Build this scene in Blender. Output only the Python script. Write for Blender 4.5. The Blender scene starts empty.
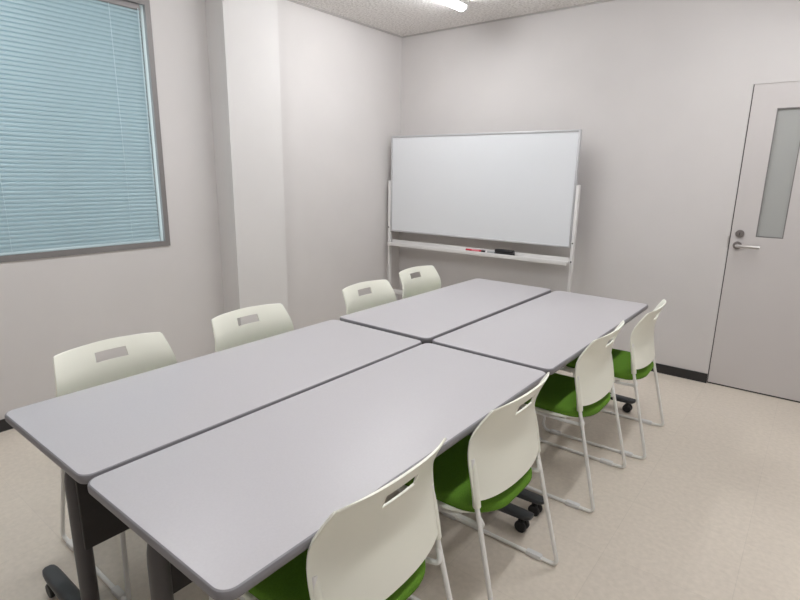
import bpy, bmesh, math, random
from mathutils import Vector, Matrix
random.seed(4)
S = bpy.context.scene
COL = S.collection

# ------------------------------------------------------------------ camera
CX, CY, CZ, YAW, PITCH, ROLL, FPX = 1.3928, -1.9945, 1.4978, .6644, -.2347, .0150, 531.9
cy_, sy_, cp_, sp_ = math.cos(YAW), math.sin(YAW), math.cos(PITCH), math.sin(PITCH)
fw = Vector((-sy_*cp_, cy_*cp_, sp_)); rt = Vector((cy_, sy_, 0)); up = rt.cross(fw)
r2 = rt*math.cos(ROLL) + up*math.sin(ROLL); u2 = up*math.cos(ROLL) - rt*math.sin(ROLL)
cam = bpy.data.objects.new('camera', bpy.data.cameras.new('camera'))
COL.objects.link(cam)
cam.matrix_world = Matrix(((r2.x, u2.x, -fw.x, CX), (r2.y, u2.y, -fw.y, CY), (r2.z, u2.z, -fw.z, CZ), (0, 0, 0, 1)))
cam.data.sensor_width = 36; cam.data.lens = FPX*36/800; cam.data.clip_start = .02
S.camera = cam
# ------------------------------------------------------------------ daylight, exposure
W = bpy.data.worlds.new('daylight'); S.world = W; W.use_nodes = True
bg = W.node_tree.nodes['Background']; bg.inputs[0].default_value = (.85, .94, 1, 1); bg.inputs[1].default_value = 1.9
LAMP = 52.0                                     # emission of the tube lamps' diffusers
S.view_settings.view_transform = 'Standard'; S.view_settings.look = 'None'
S.view_settings.exposure = .12; S.view_settings.gamma = 1; S.view_settings.use_curve_mapping = False

# ------------------------------------------------------------------ materials
def lin(c):
    return tuple(((v/255)/12.92 if v/255 <= .04045 else ((v/255+.055)/1.055)**2.4) for v in c)
def mat(name, rgb, rough=.5, metal=0, var=0., scale=20, bump=0., bscale=200, spec=.5, emit=0, alpha=None):
    m = bpy.data.materials.new(name); m.use_nodes = True
    n, l = m.node_tree.nodes, m.node_tree.links; b = n['Principled BSDF']
    c = lin(rgb); b.inputs['Base Color'].default_value = (*c, 1)
    b.inputs['Roughness'].default_value = rough; b.inputs['Metallic'].default_value = metal
    b.inputs['Specular IOR Level'].default_value = spec
    tc = n.new('ShaderNodeTexCoord')
    if var:
        t = n.new('ShaderNodeTexNoise'); t.inputs['Scale'].default_value = scale; t.inputs['Detail'].default_value = 4
        l.new(tc.outputs['Object'], t.inputs['Vector'])
        r = n.new('ShaderNodeValToRGB'); r.color_ramp.elements[0].position = .3; r.color_ramp.elements[1].position = .7
        r.color_ramp.elements[0].color = (*[v*(1-var) for v in c], 1); r.color_ramp.elements[1].color = (*[min(1, v*(1+var)) for v in c], 1)
        l.new(t.outputs['Fac'], r.inputs[0]); l.new(r.outputs[0], b.inputs['Base Color'])
    if bump:
        t = n.new('ShaderNodeTexNoise'); t.inputs['Scale'].default_value = bscale; l.new(tc.outputs['Object'], t.inputs['Vector'])
        bp = n.new('ShaderNodeBump'); bp.inputs['Strength'].default_value = bump; bp.inputs['Distance'].default_value = .002
        l.new(t.outputs['Fac'], bp.inputs['Height']); l.new(bp.outputs[0], b.inputs['Normal'])
    if emit:
        b.inputs['Emission Color'].default_value = (.965, .98, 1, 1); b.inputs['Emission Strength'].default_value = emit
    return m
M = {}
M['wall'] = mat('wall_paper', (210, 206, 204), .85, var=.015, scale=3, bump=.25, bscale=350, spec=.25)
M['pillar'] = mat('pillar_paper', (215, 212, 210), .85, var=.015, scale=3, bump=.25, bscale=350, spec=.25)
M['base'] = mat('black_baseboard', (38, 37, 38), .45)
M['alu'] = mat('window_frame_grey', (130, 126, 125), .45, .2)
M['door'] = mat('door_steel', (202, 197, 195), .5, var=.01, scale=3)
M['gap_shade'] = mat('door_gap_shade_dark', (60, 55, 54), .8)
M['frost'] = mat('frosted_glass', (168, 169, 166), .28, spec=.5)
M['steel'] = mat('satin_steel', (200, 196, 194), .28, .9)
M['rose'] = mat('dull_steel', (140, 134, 131), .4, .8)
M['laminate'] = mat('table_laminate', (187, 184, 187), .38, var=.02, scale=160, spec=.45)
M['edge'] = mat('table_edge_grey', (132, 130, 134), .45)
M['dark'] = mat('dark_grey_metal', (74, 71, 72), .45)
M['panel'] = mat('modesty_panel_dark', (48, 44, 43), .6, var=.08, scale=90)
M['foot'] = mat('foot_charcoal', (62, 64, 66), .45)
M['rubber'] = mat('caster_black', (26, 26, 27), .5)
M['shell'] = mat('ivory_white_plastic', (244, 244, 231), .42, spec=.4)
M['green'] = mat('green_seat_fabric', (100, 142, 50), .95, var=.12, scale=260, bump=.4, bscale=500, spec=.1)
M['tube'] = mat('white_painted_tube', (238, 237, 233), .35)
M['glide'] = mat('white_glide', (222, 221, 219), .5)
M['black'] = mat('black_plastic', (20, 20, 21), .4)
M['board'] = mat('whiteboard_enamel', (226, 228, 231), .34, spec=.5)
M['wframe'] = mat('whiteboard_frame', (196, 196, 198), .4, .3)
M['wpost'] = mat('whiteboard_post', (224, 222, 220), .4)
M['red'] = mat('red_marker', (196, 42, 62), .45)
M['lampbody'] = mat('lamp_body_white', (225, 224, 220), .5)
M['lens'] = mat('lamp_diffuser', (255, 255, 255), .5, emit=LAMP)
M['cord'] = mat('blind_cord', (196, 214, 218), .8)

def floor_mat():
    m = mat('vinyl_floor', (196, 186, 170), .42, spec=.4)
    n, l = m.node_tree.nodes, m.node_tree.links; b = n['Principled BSDF']
    tc = n.new('ShaderNodeTexCoord')
    br = n.new('ShaderNodeTexBrick'); br.offset = 0; br.squash = 1
    br.inputs['Scale'].default_value = 1; br.inputs['Brick Width'].default_value = .45; br.inputs['Row Height'].default_value = .45
    br.inputs['Mortar Size'].default_value = .0012; br.inputs['Mortar Smooth'].default_value = .4; br.inputs['Bias'].default_value = 0
    c = lin((221, 211, 198))
    br.inputs['Color1'].default_value = (*c, 1); br.inputs['Color2'].default_value = (*[v*.965 for v in c], 1)
    br.inputs['Mortar'].default_value = (*[v*.88 for v in c], 1)
    l.new(tc.outputs['Object'], br.inputs['Vector'])
    ns = n.new('ShaderNodeTexNoise'); ns.inputs['Scale'].default_value = 45; ns.inputs['Detail'].default_value = 6
    l.new(tc.outputs['Object'], ns.inputs['Vector'])
    rp = n.new('ShaderNodeValToRGB'); rp.color_ramp.elements[0].color = (.93, .93, .92, 1); rp.color_ramp.elements[1].color = (1.04, 1.04, 1.04, 1)
    rp.color_ramp.elements[0].position = .3; rp.color_ramp.elements[1].position = .7
    l.new(ns.outputs['Fac'], rp.inputs[0])
    mx = n.new('ShaderNodeMix'); mx.data_type = 'RGBA'; mx.blend_type = 'MULTIPLY'; mx.inputs[0].default_value = 1
    l.new(br.outputs['Color'], mx.inputs[6]); l.new(rp.outputs[0], mx.inputs[7]); l.new(mx.outputs[2], b.inputs['Base Color'])
    return m
M['floor'] = floor_mat()
def ceil_mat():
    m = mat('rockwool_ceiling', (205, 200, 196), .9, spec=.2)
    n, l = m.node_tree.nodes, m.node_tree.links; b = n['Principled BSDF']
    tc = n.new('ShaderNodeTexCoord'); mp = n.new('ShaderNodeMapping'); mp.inputs['Scale'].default_value = (34, 60, 40)
    l.new(tc.outputs['Object'], mp.inputs[0])
    ns = n.new('ShaderNodeTexNoise'); ns.inputs['Scale'].default_value = 1.3; ns.inputs['Detail'].default_value = 5; ns.inputs['Roughness'].default_value = .7
    l.new(mp.outputs[0], ns.inputs['Vector'])
    rp = n.new('ShaderNodeValToRGB'); c = lin((246, 243, 240)); d = lin((200, 195, 191))
    rp.color_ramp.elements[0].position = .36; rp.color_ramp.elements[1].position = .56
    rp.color_ramp.elements[0].color = (*d, 1); rp.color_ramp.elements[1].color = (*c, 1)
    l.new(ns.outputs['Fac'], rp.inputs[0]); l.new(rp.outputs[0], b.inputs['Base Color'])
    bp = n.new('ShaderNodeBump'); bp.inputs['Strength'].default_value = .5; bp.inputs['Distance'].default_value = .003
    l.new(ns.outputs['Fac'], bp.inputs['Height']); l.new(bp.outputs[0], b.inputs['Normal'])
    return m
M['ceil'] = ceil_mat()
def slat_mat():
    m = bpy.data.materials.new('blind_slat_blue'); m.use_nodes = True
    n, l = m.node_tree.nodes, m.node_tree.links; n.remove(n['Principled BSDF'])
    d = n.new('ShaderNodeBsdfDiffuse'); d.inputs[0].default_value = (*lin((156, 178, 185)), 1)
    t = n.new('ShaderNodeBsdfTranslucent'); t.inputs[0].default_value = (*lin((176, 205, 214)), 1)
    g = n.new('ShaderNodeBsdfGlossy'); g.inputs['Roughness'].default_value = .35
    a = n.new('ShaderNodeMixShader'); a.inputs[0].default_value = .035
    l.new(d.outputs[0], a.inputs[1]); l.new(t.outputs[0], a.inputs[2])
    b = n.new('ShaderNodeMixShader'); b.inputs[0].default_value = .06
    l.new(a.outputs[0], b.inputs[1]); l.new(g.outputs[0], b.inputs[2]); l.new(b.outputs[0], n['Material Output'].inputs[0])
    return m
M['slat'] = slat_mat()
def pane_mat():
    m = bpy.data.materials.new('window_glass'); m.use_nodes = True
    n, l = m.node_tree.nodes, m.node_tree.links; n.remove(n['Principled BSDF'])
    t = n.new('ShaderNodeBsdfTransparent'); t.inputs[0].default_value = (.93, .97, .97, 1)
    g = n.new('ShaderNodeBsdfGlossy'); g.inputs['Roughness'].default_value = .02
    a = n.new('ShaderNodeMixShader'); a.inputs[0].default_value = .07
    l.new(t.outputs[0], a.inputs[1]); l.new(g.outputs[0], a.inputs[2]); l.new(a.outputs[0], n['Material Output'].inputs[0])
    return m
M['pane'] = pane_mat()

# ------------------------------------------------------------------ mesh helpers
class MB:
    def __init__(s): s.bm = bmesh.new()
    def box(s, x0, x1, y0, y1, z0, z1, bev=0, seg=2):
        r = bmesh.ops.create_cube(s.bm, size=1)
        for v in r['verts']:
            v.co = Vector((x0+(v.co.x+.5)*(x1-x0), y0+(v.co.y+.5)*(y1-y0), z0+(v.co.z+.5)*(z1-z0)))
        if bev:
            es = {e for v in r['verts'] for e in v.link_edges}
            bmesh.ops.bevel(s.bm, geom=list(es), offset=bev, segments=seg, affect='EDGES', profile=.5)
        return s
    def loops(s, rings, caps=(True, True), closed=True):
        vs = [[s.bm.verts.new(p) for p in r] for r in rings]
        n = len(vs[0])
        for a, b in zip(vs, vs[1:]):
            for i in range(n if closed else n-1):
                j = (i+1) % n
                s.bm.faces.new((a[i], a[j], b[j], b[i]))
        if caps[0]: s.bm.faces.new(vs[0][::-1])
        if caps[1]: s.bm.faces.new(vs[-1])
        return s
    def tube(s, pts, ra, rb=None, sides=12, ref=None, caps=(True, True)):
        """sweep an ellipse (ra along 'ref' side, rb across) along pts; ra may be a list"""
        pts = [Vector(p) for p in pts]; n = len(pts)
        ral = ra if isinstance(ra, (list, tuple)) else [ra]*n
        rbl = ral if rb is None else (rb if isinstance(rb, (list, tuple)) else [rb]*n)
        T = []
        for i in range(n):
            a = pts[max(i-1, 0)]; b = pts[min(i+1, n-1)]
            T.append((b-a).normalized())
        r = Vector(ref) if ref else (Vector((0, 0, 1)) if abs(T[0].z) < .8 else Vector((1, 0, 0)))
        r = (r - T[0]*r.dot(T[0])).normalized(); rings = []
        for i in range(n):
            r = (r - T[i]*r.dot(T[i])).normalized(); q = T[i].cross(r)
            rings.append([pts[i] + r*ral[i]*math.cos(2*math.pi*k/sides) + q*rbl[i]*math.sin(2*math.pi*k/sides) for k in range(sides)])
        return s.loops(rings, caps)
    def cyl(s, a, b, r, sides=20, bev=0):
        a, b = Vector(a), Vector(b); d = (b-a).normalized()
        if bev:
            return s.tube([a, a+d*1e-5, a+d*bev, b-d*bev, b-d*1e-5, b], [r-bev, r-bev, r, r, r-bev, r-bev], sides=sides)
        return s.tube([a, b], r, sides=sides)
    def build(s, name, m, parent=None, angle=35, smooth=True):
        bmesh.ops.recalc_face_normals(s.bm, faces=s.bm.faces[:])
        me = bpy.data.meshes.new(name); s.bm.to_mesh(me); s.bm.free()
        me.materials.append(m)
        if smooth:
            for p in me.polygons: p.use_smooth = True
            me.set_sharp_from_angle(angle=math.radians(angle))
        o = bpy.data.objects.new(name, me); COL.objects.link(o)
        if parent: o.parent = parent
        return o
def fillet(pts, r, n=6):
    pts = [Vector(p) for p in pts]; rs = r if isinstance(r, (list, tuple)) else [r]*len(pts)
    out = [pts[0]]
    for i in range(1, len(pts)-1):
        p = pts[i]; a = (pts[i-1]-p); b = (pts[i+1]-p)
        ang = a.angle(b); 
        if ang > 3.1: out.append(p); continue
        d = min(rs[i]/math.tan(ang/2), a.length*.48, b.length*.48)
        A = p + a.normalized()*d; B = p + b.normalized()*d
        for k in range(n+1):
            t = k/n; out.append(A*(1-t)**2 + p*2*t*(1-t) + B*t*t)
    out.append(pts[-1]); return out
def rrect(x0, x1, y0, y1, r, n=8, z=0.):
    """rounded rectangle, r = one radius or (x0y0, x1y0, x1y1, x0y1)"""
    r = r if isinstance(r, (list, tuple)) else (r,)*4
    out = []
    for (cx, cy, a0), rr in zip(((x0+r[0], y0+r[0], 180), (x1-r[1], y0+r[1], 270), (x1-r[2], y1-r[2], 0), (x0+r[3], y1-r[3], 90)), r):
        for k in range(n+1):
            a = math.radians(a0+90*k/n); out.append(Vector((cx+rr*math.cos(a), cy+rr*math.sin(a), z)))
    return out
def tag(o, label=None, cat=None, group=None, kind=None):
    if label: o['label'] = label
    if cat: o['category'] = cat
    if group: o['group'] = group
    if kind: o['kind'] = kind
    return o
def empty(name, loc=(0, 0, 0), rz=0):
    o = bpy.data.objects.new(name, None); COL.objects.link(o); o.location = loc; o.rotation_euler.z = rz
    o.empty_display_size = .1
    return o
def kids(o): return [c for c in COL.objects if c.parent == o]
def copy_tree(o, parent=None):
    c = o.copy(); COL.objects.link(c); c.parent = parent
    for ch in kids(o): copy_tree(ch, c)
    return c
def interp(x, tab):
    if x <= tab[0][0]: return tab[0][1]
    for (a, va), (b, vb) in zip(tab, tab[1:]):
        if x <= b: return va+(vb-va)*(x-a)/(b-a)
    return tab[-1][1]
def st(o, label, cat='room'): return tag(o, label, cat, kind='structure')

# ------------------------------------------------------------------ room shell
XW, XP, XC, YB, ZC = -2.165, -1.962, -2.05, 2.372, 2.769
XR, YF = 2.45, -3.3
PY0, PY1 = .327, .79
T = .16
st(MB().box(XW-T, XR+T, YF-T, YB+T, -.1, 0).build('floor', M['floor'], smooth=False), 'beige vinyl tile floor', 'floor')
st(MB().box(XW-T, XR+T, YF-T, YB+T, ZC, ZC+.1).build('ceiling', M['ceil'], smooth=False), 'speckled white acoustic ceiling', 'ceiling')
# window wall with its opening
WY0, WY1, WZ0, WZ1 = -1.92, -.073, .980, 2.535
w = MB()
w.box(XW-T, XW, YF, WY0, 0, ZC).box(XW-T, XW, WY1, YB, 0, ZC).box(XW-T, XW, WY0, WY1, 0, WZ0).box(XW-T, XW, WY0, WY1, WZ1, ZC)
st(w.build('wall_left', M['wall'], smooth=False), 'pale grey wall with the blind-covered window', 'wall')
st(MB().box(XW, XC, PY1, YB, 0, ZC).build('wall_left_far', M['wall'], smooth=False), 'pale grey wall between pillar and whiteboard corner', 'wall')
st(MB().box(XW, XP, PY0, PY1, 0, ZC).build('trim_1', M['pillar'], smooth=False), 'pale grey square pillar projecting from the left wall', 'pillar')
DX0, DX1, DZ = .905, 1.765, 2.094
w = MB()
w.box(XC, DX0-.004, YB, YB+T, 0, ZC).box(DX1+.004, XR, YB, YB+T, 0, ZC).box(DX0-.004, DX1+.004, YB, YB+T, DZ+.004, ZC)
st(w.build('wall_back', M['wall'], smooth=False), 'pale grey back wall behind the whiteboard', 'wall')
st(MB().box(XR, XR+T, YF, YB, 0, ZC).build('wall_right', M['wall'], smooth=False), 'pale grey right wall', 'wall')
st(MB().box(XW-T, XR+T, YF-T, YF, 0, ZC).build('wall_front', M['wall'], smooth=False), 'pale grey wall behind the camera', 'wall')
BH, BT = .072, .008
def bb(name, boxes, label):
    m = MB()
    for b in boxes: m.box(*b, 0, BH)
    st(m.build(name, M['base'], smooth=False), label, 'baseboard')
bb('baseboard_back', [(XC, DX0-.004, YB-BT, YB), (DX1+.004, XR, YB-BT, YB)], 'black baseboard along the back wall')
bb('baseboard_left', [(XW, XW+BT, YF, PY0), (XW, XP+BT, PY0-BT, PY0), (XP, XP+BT, PY0, PY1+BT), (XC, XP, PY1, PY1+BT), (XC, XC+BT, PY1+BT, YB-BT)], 'black baseboard along window wall and pillar')
bb('baseboard_right', [(XR-BT, XR, YF, YB-BT)], 'black baseboard along the right wall')
bb('baseboard_front', [(XW+BT, XR-BT, YF, YF+BT)], 'black baseboard along the front wall')
# ceiling edge trim (thin grey bead)
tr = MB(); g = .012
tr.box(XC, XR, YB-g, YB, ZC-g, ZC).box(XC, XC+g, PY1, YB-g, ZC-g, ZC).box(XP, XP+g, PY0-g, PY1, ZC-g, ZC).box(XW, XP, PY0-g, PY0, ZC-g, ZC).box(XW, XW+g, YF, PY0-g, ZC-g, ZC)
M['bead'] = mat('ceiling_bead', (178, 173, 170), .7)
st(tr.build('trim_2', M['bead'], smooth=False), 'thin grey bead where walls meet the ceiling', 'trim')

# ------------------------------------------------------------------ window
win = empty('window_1', (XW, (WY0+WY1)/2, WZ0)); st(win, 'wide window in a grey metal frame', 'window')
def wl(m): return m
oy = (WY0+WY1)/2
def wbox(m, x0, x1, y0, y1, z0, z1, bev=0): return m.box(x0-XW, x1-XW, y0-oy, y1-oy, z0-WZ0, z1-WZ0, bev)
FW = .034
m = MB()
for b in ((WY0, WY0+FW, WZ0, WZ1), (WY1-FW, WY1, WZ0, WZ1), (WY0+FW, WY1-FW, WZ0, WZ0+FW), (WY0+FW, WY1-FW, WZ1-FW, WZ1)):
    wbox(m, XW-.02, XW+.008, *b); wbox(m, XW-.12, XW-.085, *b)
m.build('window_frame', M['alu'], win, smooth=False)
m = MB(); RV = .022
for b in ((WY0, WY0+RV, WZ0, WZ1), (WY1-RV, WY1, WZ0, WZ1), (WY0+RV, WY1-RV, WZ0, WZ0+RV), (WY0+RV, WY1-RV, WZ1-RV, WZ1)):
    wbox(m, XW-.085, XW-.02, *b)
m.build('reveal', M['lampbody'], win, smooth=False)
YM = -.66
m = MB(); wbox(m, XW-.115, XW-.075, YM-.012, YM+.012, WZ0+FW, WZ1-FW)
m.build('mullion', M['alu'], win, smooth=False)
for a, b in ((WY0+FW, YM-.012), (YM+.012, WY1-FW)):
    m = MB(); wbox(m, XW-.10, XW-.094, a, b, WZ0+FW, WZ1-FW); m.build('pane', M['pane'], win, smooth=False)

# blind
XBL = XW-.022
BY0, BY1 = WY0+FW+.006, WY1-FW-.027
bl = empty('window_blind', (XBL, (BY0+BY1)/2, WZ0+FW))
tag(bl, 'pale blue venetian blind lowered over the grey framed window', 'blind')
by = (BY1-BY0)/2; BHT = WZ1-WZ0-2*FW
MB().box(-.016, .016, -by, by, BHT-.036, BHT-.002, .002).build('head_rail', M['alu'], bl)
m = MB(); PITCH_ = .0245; z = .03; k = 0
while z < BHT-.034:
    prof = []
    for i in range(6):
        t = i/5-.5; a = math.radians(63)
        bow = .0062*(1-4*t*t)
        prof.append((-t*.0325*math.cos(a)+bow*math.sin(a), z+t*.0325*math.sin(a)+bow*math.cos(a)))
    m.loops([[Vector((x, -by, zz)) for x, zz in prof], [Vector((x, by, zz)) for x, zz in prof]], (False, False), closed=False)
    z += PITCH_
o = m.build('slats', M['slat'], bl, angle=80)
MB().box(-.012, .012, -by, by, .0, .016, .003).build('bottom_rail', M['cord'], bl)
for yy in (by-.19, by-.87, -by+.19):
    for xx in (-.0165, .0165):
        m = MB(); m.cyl((xx, yy, .014), (xx, yy, BHT-.036), .0012, 6); m.build('ladder_cord', M['cord'], bl)
m = MB(); m.cyl((.02, by-.015, .35), (.02, by-.015, BHT-.03), .003, 8)
m.build('tilt_wand', M['cord'], bl)

# ------------------------------------------------------------------ door
dr = empty('door_1', (DX0, YB, 0)); st(dr, 'pale grey steel door with a narrow frosted window', 'door')
DW = DX1-DX0; gx0, gx1, gz0, gz1 = .148, .303, 1.106, 1.942
m = MB(); y0, y1 = .004, .044
m.box(.002, gx0, y0, y1, .012, DZ+.0035).box(gx1, DW-.002, y0, y1, .012, DZ+.0035).box(gx0, gx1, y0, y1, .012, gz0).box(gx0, gx1, y0, y1, gz1, DZ+.0035)
m.build('door_panel', M['door'], dr, smooth=False)
m = MB(); e = .006
m.box(gx0, gx0+e, .0035, .03, gz0, gz1).box(gx1-e, gx1, .0035, .03, gz0, gz1).box(gx0+e, gx1-e, .0035, .03, gz0, gz0+e).box(gx0+e, gx1-e, .0035, .03, gz1-e, gz1)
m.build('glazing_bead', M['alu'], dr, smooth=False)
MB().box(gx0+e, gx1-e, .016, .022, gz0+e, gz1-e).build('frosted_pane', M['frost'], dr, smooth=False)
m = MB(); m.box(-.004, .002, .012, .05, 0, DZ+.004).box(.002, DW+.004, .012, .05, 0, .012).box(DW-.002, DW+.004, .012, .05, .012, DZ+.004).box(.002, DW-.002, .03, .05, DZ-.001, DZ+.004)
m.build('door_gap_shade', M['gap_shade'], dr, smooth=False)  # dark-coloured strips stand in for the shade inside the gap around the door
m = MB(); m.cyl((.055, .004, 1.122), (.055, -.012, 1.122), .026, 24, .004); m.cyl((.055, -.012, 1.122), (.055, -.018, 1.122), .012, 16, .002)
lk = m.build('lock_cylinder', M['rose'], dr)
m = MB(); m.box(.0535, .0565, -.0185, -.0175, 1.112, 1.132); m.build('keyhole', M['black'], lk, smooth=False)
m = MB(); m.cyl((.05, .004, 1.04), (.05, -.01, 1.04), .027, 24, .004); m.build('handle_rose', M['rose'], dr)
m = MB()
m.tube(fillet([(.05, -.008, 1.04), (.05, -.052, 1.04), (.185, -.052, 1.04)], .018), .011, sides=12)
m.build('lever_handle', M['steel'], dr)
m = MB(); m.box(-.014, -.004, -.001, .001, 1.02, 1.10); m.build('strike_plate', M['steel'], dr, smooth=False)

# ------------------------------------------------------------------ ceiling lights
def make_light():
    L = empty('ceiling_light', (0, 0, ZC))
    m = MB(); hl = .625
    m.loops([[Vector((x, yy, zz)) for x, zz in ((-.055, 0), (.055, 0), (.045, -.028), (-.045, -.028))] for yy in (-hl, hl)])
    m.build('lamp_body', M['lampbody'], L)
    m = MB(); n = 10
    prof = [(-.04, -.028)] + [(-.04*math.cos(math.pi*i/n), -.032-.03*math.sin(math.pi*i/n)) for i in range(n+1)] + [(.04, -.028)]
    m.loops([[Vector((x, yy, zz)) for x, zz in prof] for yy in (-hl+.015, hl-.015)])
    m.build('diffuser', M['lens'], L, angle=60)
    for sgn in (1, -1):
        m = MB().box(-.041, .041, sgn*(hl-.007)-.008, sgn*(hl-.007)+.008, -.05, -.028, .004); m.build('end_cap', M['lampbody'], L)
    return L
LG = 'batten lamps on the ceiling'
l0 = make_light()
for i, (x, y, lab) in enumerate(((-1.02, 1.19, 'lit white tube lamp on the ceiling, its end seen above the whiteboard'),
                                 (-1.02, -1.1, 'lit white tube lamp on the ceiling near the window'),
                                 (1.15, 1.19, 'lit white tube lamp on the ceiling in front of the door'),
                                 (1.15, -1.1, 'lit white tube lamp on the ceiling nearest the room entrance side'))):
    o = l0 if i == 0 else copy_tree(l0)
    o.location = (x, y, ZC); tag(o, lab, 'ceiling light', LG)

# ------------------------------------------------------------------ tables
TW, TL, TH = .611, 1.520, .72
def make_table():
    R_ = empty('folding_table')
    hx, hy = TW/2, TL/2
    def ring(i, z): return rrect(-hx+i, hx-i, -hy+i, hy-i, .036-min(i, .03)*.6, 8, z)
    MB().loops([ring(.03, .691), ring(.006, .692), ring(.006, TH-.0002), ring(.007, TH)]).build('tabletop', M['laminate'], R_)
    m = MB()
    m.loops([ring(.007, TH-.001), ring(.0055, TH), ring(.002, TH-.002), ring(.0004, TH-.006), ring(0, TH-.013), ring(.001, TH-.022), ring(.005, TH-.028), ring(.012, TH-.03), ring(.03, TH-.03)], (False, False))
    m.build('edge_band', M['edge'], R_)
    PX = -.065                                               # the leg posts stand off centre
    for s in (-1, 1):
        ye = s*(hy-.06)
        m = MB()
        m.tube(fillet([(PX, ye, .085), (PX, ye, .40), (PX, ye-s*.0, .675), (PX, ye-s*.22, .675)], [0, 0, .13, 0], 10), .033, .024, 16, ref=(1, 0, 0))
        m.build('leg_post', M['dark'], R_)
        m = MB()
        xs = [(-.310, .006, .012), (-.306, .016, .020), (-.292, .023, .0245), (-.26, .026, .027), (-.12, .030, .029), (PX, .034, .031), (.10, .030, .029), (.26, .026, .027), (.292, .023, .0245), (.306, .016, .020), (.310, .006, .012)]
        rings = []
        for x, hh, ww in xs:
            zc = .098-hh*.62
            rings.append([Vector((x, ye+ww*math.copysign(abs(math.cos(a))**.6, math.cos(a)), zc-.004+hh*.62*math.copysign(abs(math.sin(a))**.6, math.sin(a)))) for a in [2*math.pi*k/16 for k in range(16)]])
        m.loops(rings)
        ft = m.build('foot_bar', M['foot'], R_)
        for sx in (-1, 1):
            xc = sx*.268
            m = MB()
            for d in (-1, 1): m.cyl((xc-.004*sx, ye+d*.007, .0265), (xc-.004*sx, ye+d*.024, .0265), .0265, 24, .004)
            m.cyl((xc-.004*sx, ye-.01, .0265), (xc-.004*sx, ye+.01, .0265), .010, 12)
            m.cyl((xc-.004*sx, ye, .03), (xc-.004*sx, ye, .066), .009, 12)
            m.build('caster', M['rubber'], ft)
    m = MB().box(PX-.074, PX-.062, -hy+.10, hy-.042, .395, .688, .004)
    m.build('modesty_panel', M['panel'], R_)
    m = MB().box(PX-.03, PX+.03, -hy+.16, hy-.16, .655, .690, .006)
    m.build('beam', M['dark'], R_)
    return R_
tb = make_table()
TG = 'caster tables pushed together'
for i, (x, y, a, lab) in enumerate((( -.3070, -.7760, .002, 'grey-topped folding table nearest the window, on the left at the near end'),
                                    (.3160, -.7770, .002, 'grey-topped folding table nearest the camera, right of its twin at the near end'),
                                    (-.3180, .7780, .001, 'grey-topped folding table at the far end, left one in front of the whiteboard'),
                                    (.3160, .7670, -.006, 'grey-topped folding table at the far end, right one towards the door'))):
    o = tb if i == 0 else copy_tree(tb)
    o.location = (x, y, 0); o.rotation_euler.z = a
    if x < 0: o.rotation_euler.z = a+math.pi
    tag(o, lab, 'table', TG)

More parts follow.
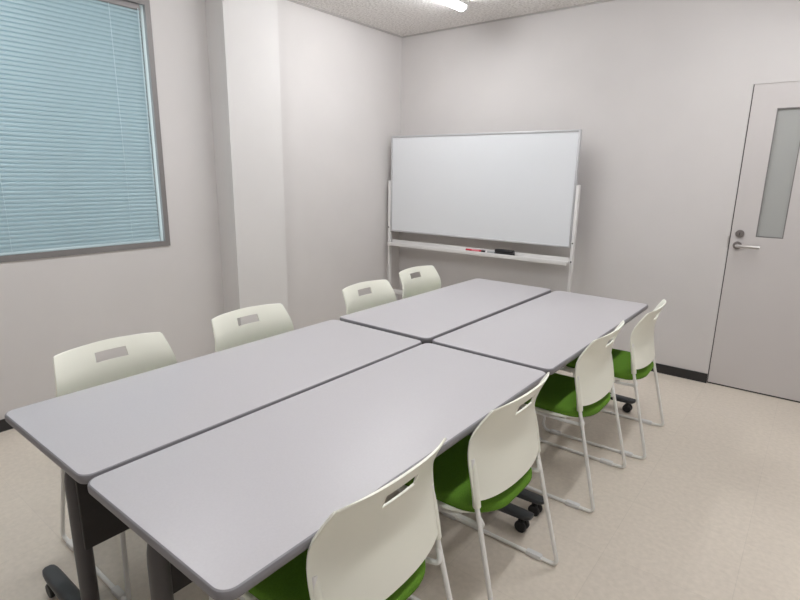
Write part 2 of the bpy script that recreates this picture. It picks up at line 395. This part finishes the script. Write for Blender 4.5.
# ------------------------------------------------------------------ chairs (back at local +x, origin on floor)
XO = .49
def make_chair():
    R_ = empty('stacking_chair')
    # backrest shell
    xe = [(.47, .673), (.56, .654), (.62, .642), (.66, .638), (.69, .640), (.72, .649), (.76, .671), (.80, .697), (.82, .712)]
    xc = [(.47, .716), (.55, .703), (.60, .695), (.64, .692), (.68, .694), (.72, .701), (.76, .713), (.80, .729), (.82, .738)]
    hwt = [(.48, .240), (.61, .241), (.65, .240), (.68, .237), (.71, .232), (.74, .226), (.77, .219), (.80, .2115)]
    zs = [.485, .488, .495, .51, .53, .55, .57, .59, .61, .63, .65, .67, .69, .705, .72, .729, .741, .753, .764, .776, .786, .791, .794, .797, .7992, .80]
    NU = 25
    us = [-1+2*i/NU for i in range(NU+1)]
    rc = .007
    P = []
    for z in zs:
        row = []
        hw = interp(z, hwt)
        t = max(0, (z-(.80-rc))/rc); hw -= rc*(1-math.sqrt(max(0, 1-t*t)))
        g = max(0, min(1, (z-.6)/.2))
        gb = max(0, 1-(z-.485)/.06)
        for u in us:
            zz = z + .011*(1-u*u)*g + .004*g + gb*(.0+.012*abs(u)**6)
            a, b = interp(zz, xe), interp(zz, xc)
            row.append(Vector((a+(b-a)*(1-abs(u)**2.2)-XO, u*hw, zz)))
        P.append(row)
    nv, nu = len(zs), len(us)
    def nrm(i, j):
        a = P[min(i+1, nv-1)][j]-P[max(i-1, 0)][j]; b = P[i][min(j+1, nu-1)]-P[i][max(j-1, 0)]
        return b.cross(a).normalized()
    m = MB(); bm = m.bm; th = .0032
    F = [[None]*nu for _ in range(nv)]; B = [[None]*nu for _ in range(nv)]
    for i in range(nv):
        for j in range(nu):
            n = nrm(i, j)
            F[i][j] = bm.verts.new(P[i][j]+n*th); B[i][j] = bm.verts.new(P[i][j]-n*th)
    hole = lambda i, j: (.729 < (zs[i]+zs[i+1])/2 < .764) and abs((us[j]+us[j+1])/2) < .28
    solid = lambda i, j: 0 <= i < nv-1 and 0 <= j < nu-1 and not hole(i, j)
    for i in range(nv-1):
        for j in range(nu-1):
            if not solid(i, j): continue
            bm.faces.new((F[i][j], F[i][j+1], F[i+1][j+1], F[i+1][j])); bm.faces.new((B[i][j], B[i+1][j], B[i+1][j+1], B[i][j+1]))
            for (di, dj, a, b) in ((-1, 0, (i, j), (i, j+1)), (1, 0, (i+1, j), (i+1, j+1)), (0, -1, (i, j), (i+1, j)), (0, 1, (i, j+1), (i+1, j+1))):
                if not solid(i+di, j+dj):
                    bm.faces.new((F[a[0]][a[1]], F[b[0]][b[1]], B[b[0]][b[1]], B[a[0]][a[1]]))
    # sleeves that hold the tubes
    for s in (-1, 1):
        A = Vector((.673-XO, s*.2265, .470)); Bt = Vector((.648-XO, s*.224, .635))
        pts = [A.lerp(Bt, t) for t in (0, .02, .3, .6, .85, 1)]
        m.tube(pts, [.0125, .0135, .0132, .0115, .008, .003], sides=14)
    bk = m.build('backrest', M['shell'], R_, angle=40)
    for s in (-1, 1):
        c = Vector((.653-XO, s*.2265, .565))
        m = MB(); m.cyl(c+Vector((.008, 0, 0)), c+Vector((.0150, 0, 0)), .0042, 12); m.build('screw', M['black'], bk)
    # seat
    sx0, sx1, sw = -.215, .225, .214
    def ring(i, z): return rrect(sx0+i, sx1-i, -sw+i, sw-i, (max(.05-i, .012), max(.15-i, .03), max(.15-i, .03), max(.05-i, .012)), 10, z)
    m = MB(); m.loops([ring(.03, .408), ring(.012, .411), ring(.004, .418), ring(0, .428), ring(.001, .441), ring(.009, .450), ring(.022, .4545), ring(.05, .457), ring(.10, .456), ring(.16, .455)])
    m.build('seat', M['green'], R_, angle=60)
    sx1 = .19
    m = MB(); m.loops([ring(.06, .398), ring(.02, .400), ring(-.001, .406), ring(-.010, .409), ring(-.010, .417), ring(-.004, .421), ring(.02, .417)])
    m.build('seat_pan', M['shell'], R_, angle=60)
    # sled frames
    for s in (-1, 1):
        y = s*.243
        pts = fillet([(.646-XO, s*.2255, .63), (.673-XO, s*.2265, .470), (.297, y, .0083), (-.283, y, .0083), (-.262, s*.226, .405), (.13, s*.205, .392), (.205, s*.214, .400), (.188, s*.2262, .440)],
                     [0, .1, .026, .045, .04, .06, .02, 0], 8)
        m = MB(); m.tube(pts, .0083, sides=12)
        fr = m.build('sled_leg', M['tube'], R_, angle=50)
        for x0 in (-.235, .165):
            m = MB(); m.box(x0, x0+.066, y-.0135, y+.0135, 0, .0215, .006)
            m.build('floor_glide', M['glide'], fr)
    for x in (-.16, .10):
        m = MB(); m.cyl((x, -.215, .394), (x, .215, .394), .007, 12); m.build('cross_bar', M['tube'], R_)
    return R_
ch = make_chair()
CG = 'white chairs with green seats around the tables'
for i, (side, xf, y, rot, lab) in enumerate((
        (1, .756, -1.092, 0, 'white-backed green chair nearest the camera on the right side of the tables'),
        (1, .772, -.440, 0, 'white-backed green chair second from the camera on the right side of the tables'),
        (1, .769, .475, 0, 'white-backed green chair third from the camera on the right side of the tables'),
        (1, .818, 1.115, 2, 'white-backed green chair farthest on the right side, beside the door wall'),
        (-1, .872, -1.095, 0, 'white-backed chair nearest the window, first on the left side of the tables'),
        (-1, .889, -.414, 0, 'white-backed chair in front of the pillar, second on the left side of the tables'),
        (-1, .887, .472, 0, 'white-backed chair third along the left side, beside the far left table'),
        (-1, .982, 1.143, 0, 'white-backed chair last on the left side, closest to the whiteboard'))):
    o = ch if i == 0 else copy_tree(ch)
    o.location = (side*(xf-.28), y, 0); o.rotation_euler.z = (0 if side > 0 else math.pi) + math.radians(rot)
    tag(o, lab, 'chair', CG)

# ------------------------------------------------------------------ whiteboard on its stand
WB0, WB1, WBY, WZb, WZt = -1.976, -.156, 2.174, .93, 1.84
wc = (WB0+WB1)/2; hw = (WB1-WB0)/2
wb = empty('mobile_whiteboard', (wc, WBY, 0), math.radians(1.7)); tag(wb, 'large blank white marker board on a white wheeled stand against the back wall', 'whiteboard')
MB().box(-hw+.012, hw-.012, -.008, .012, WZb+.012, WZt-.012).build('board_panel', M['board'], wb, smooth=False)
m = MB(); e = .016
m.box(-hw, -hw+e, -.014, .016, WZb, WZt, .003).box(hw-e, hw, -.014, .016, WZb, WZt, .003).box(-hw+e, hw-e, -.014, .016, WZb, WZb+e, .003).box(-hw+e, hw-e, -.014, .016, WZt-e, WZt, .003)
m.build('board_frame', M['wframe'], wb)
for s in (-1, 1):
    x = s*(hw+.016)
    m = MB().box(x-.0125, x+.0125, -.02, .02, .09, 1.425, .004)
    po = m.build('post', M['wpost'], wb)
    for z in (.97, .82):
        m = MB(); m.cyl((x, -.019, z), (x, -.024, z), .006, 12); m.build('screw', M['black'], po)
    m = MB(); m.cyl((x-s*.018, 0, 1.385), (x-s*.010, 0, 1.385), .012, 16); m.build('pivot', M['steel'], wb)
    m = MB().box(x-.02, x+.02, -.165, .165, .055, .092, .008)
    ft = m.build('foot_bar', M['wpost'], wb)
    for yy in (-.135, .135):
        m = MB()
        for d in (-1, 1): m.cyl((x+d*.006, yy, .025), (x+d*.020, yy, .025), .025, 20, .003)
        m.cyl((x-.008, yy, .025), (x+.008, yy, .025), .008, 10); m.cyl((x, yy, .028), (x, yy, .058), .007, 10)
        m.build('caster', M['rubber'], ft)
TZ = .817
m = MB(); m.box(-hw+.004, hw-.004, -.060, .018, TZ-.012, TZ, .002).box(-hw+.004, hw-.004, -.066, -.058, TZ-.022, TZ+.012, .002).box(-hw+.004, hw-.004, .012, .02, TZ-.012, TZ+.03, .002)
m.build('pen_tray', M['wpost'], wb)
MB().box(-hw+.002, hw-.002, -.014, .014, .30, .34, .004).build('cross_bar', M['wpost'], wb)

# things on the tray
def tx(x): return x
TZ += .0
def marker(x, body, cap, lab, band):
    o = empty('marker_pen', (x, WBY-.024+(x-wc)*.0297, TZ+.0118), math.radians(1.7))
    m = MB(); m.cyl((-.035, 0, 0), (.078, 0, 0), .0115, 16, .002); m.build('barrel', body, o)
    m = MB(); m.cyl((-.076, 0, 0), (-.033, 0, 0), .0118, 16, .002); m.build('cap', cap, o)
    m = MB(); m.cyl((-.015, 0, 0), (.06, 0, 0), .0117, 16); m.build('printed_band', band, o)
    return tag(o, lab, 'marker')
M['pink'] = mat('marker_band_pink', (222, 120, 132), .5)
M['greyband'] = mat('marker_band_grey', (170, 172, 174), .5)
marker(-1.024, M['red'], M['red'], 'red marker pen lying on the whiteboard tray', M['pink'])
marker(-.868, M['glide'], M['black'], 'white marker pen with a black cap between red pen and eraser', M['greyband'])
o = empty('board_eraser', (-.718, WBY-.016, TZ+.0005), math.radians(1.7)); tag(o, 'black felt eraser lying on the whiteboard tray', 'eraser')
MB().box(-.085, .085, -.027, .024, 0, .022, .003).build('felt_pad', M['black'], o)
MB().box(-.085, .085, -.027, .024, .022, .048, .006).build('grip', mat('eraser_body', (34, 34, 36), .3), o)
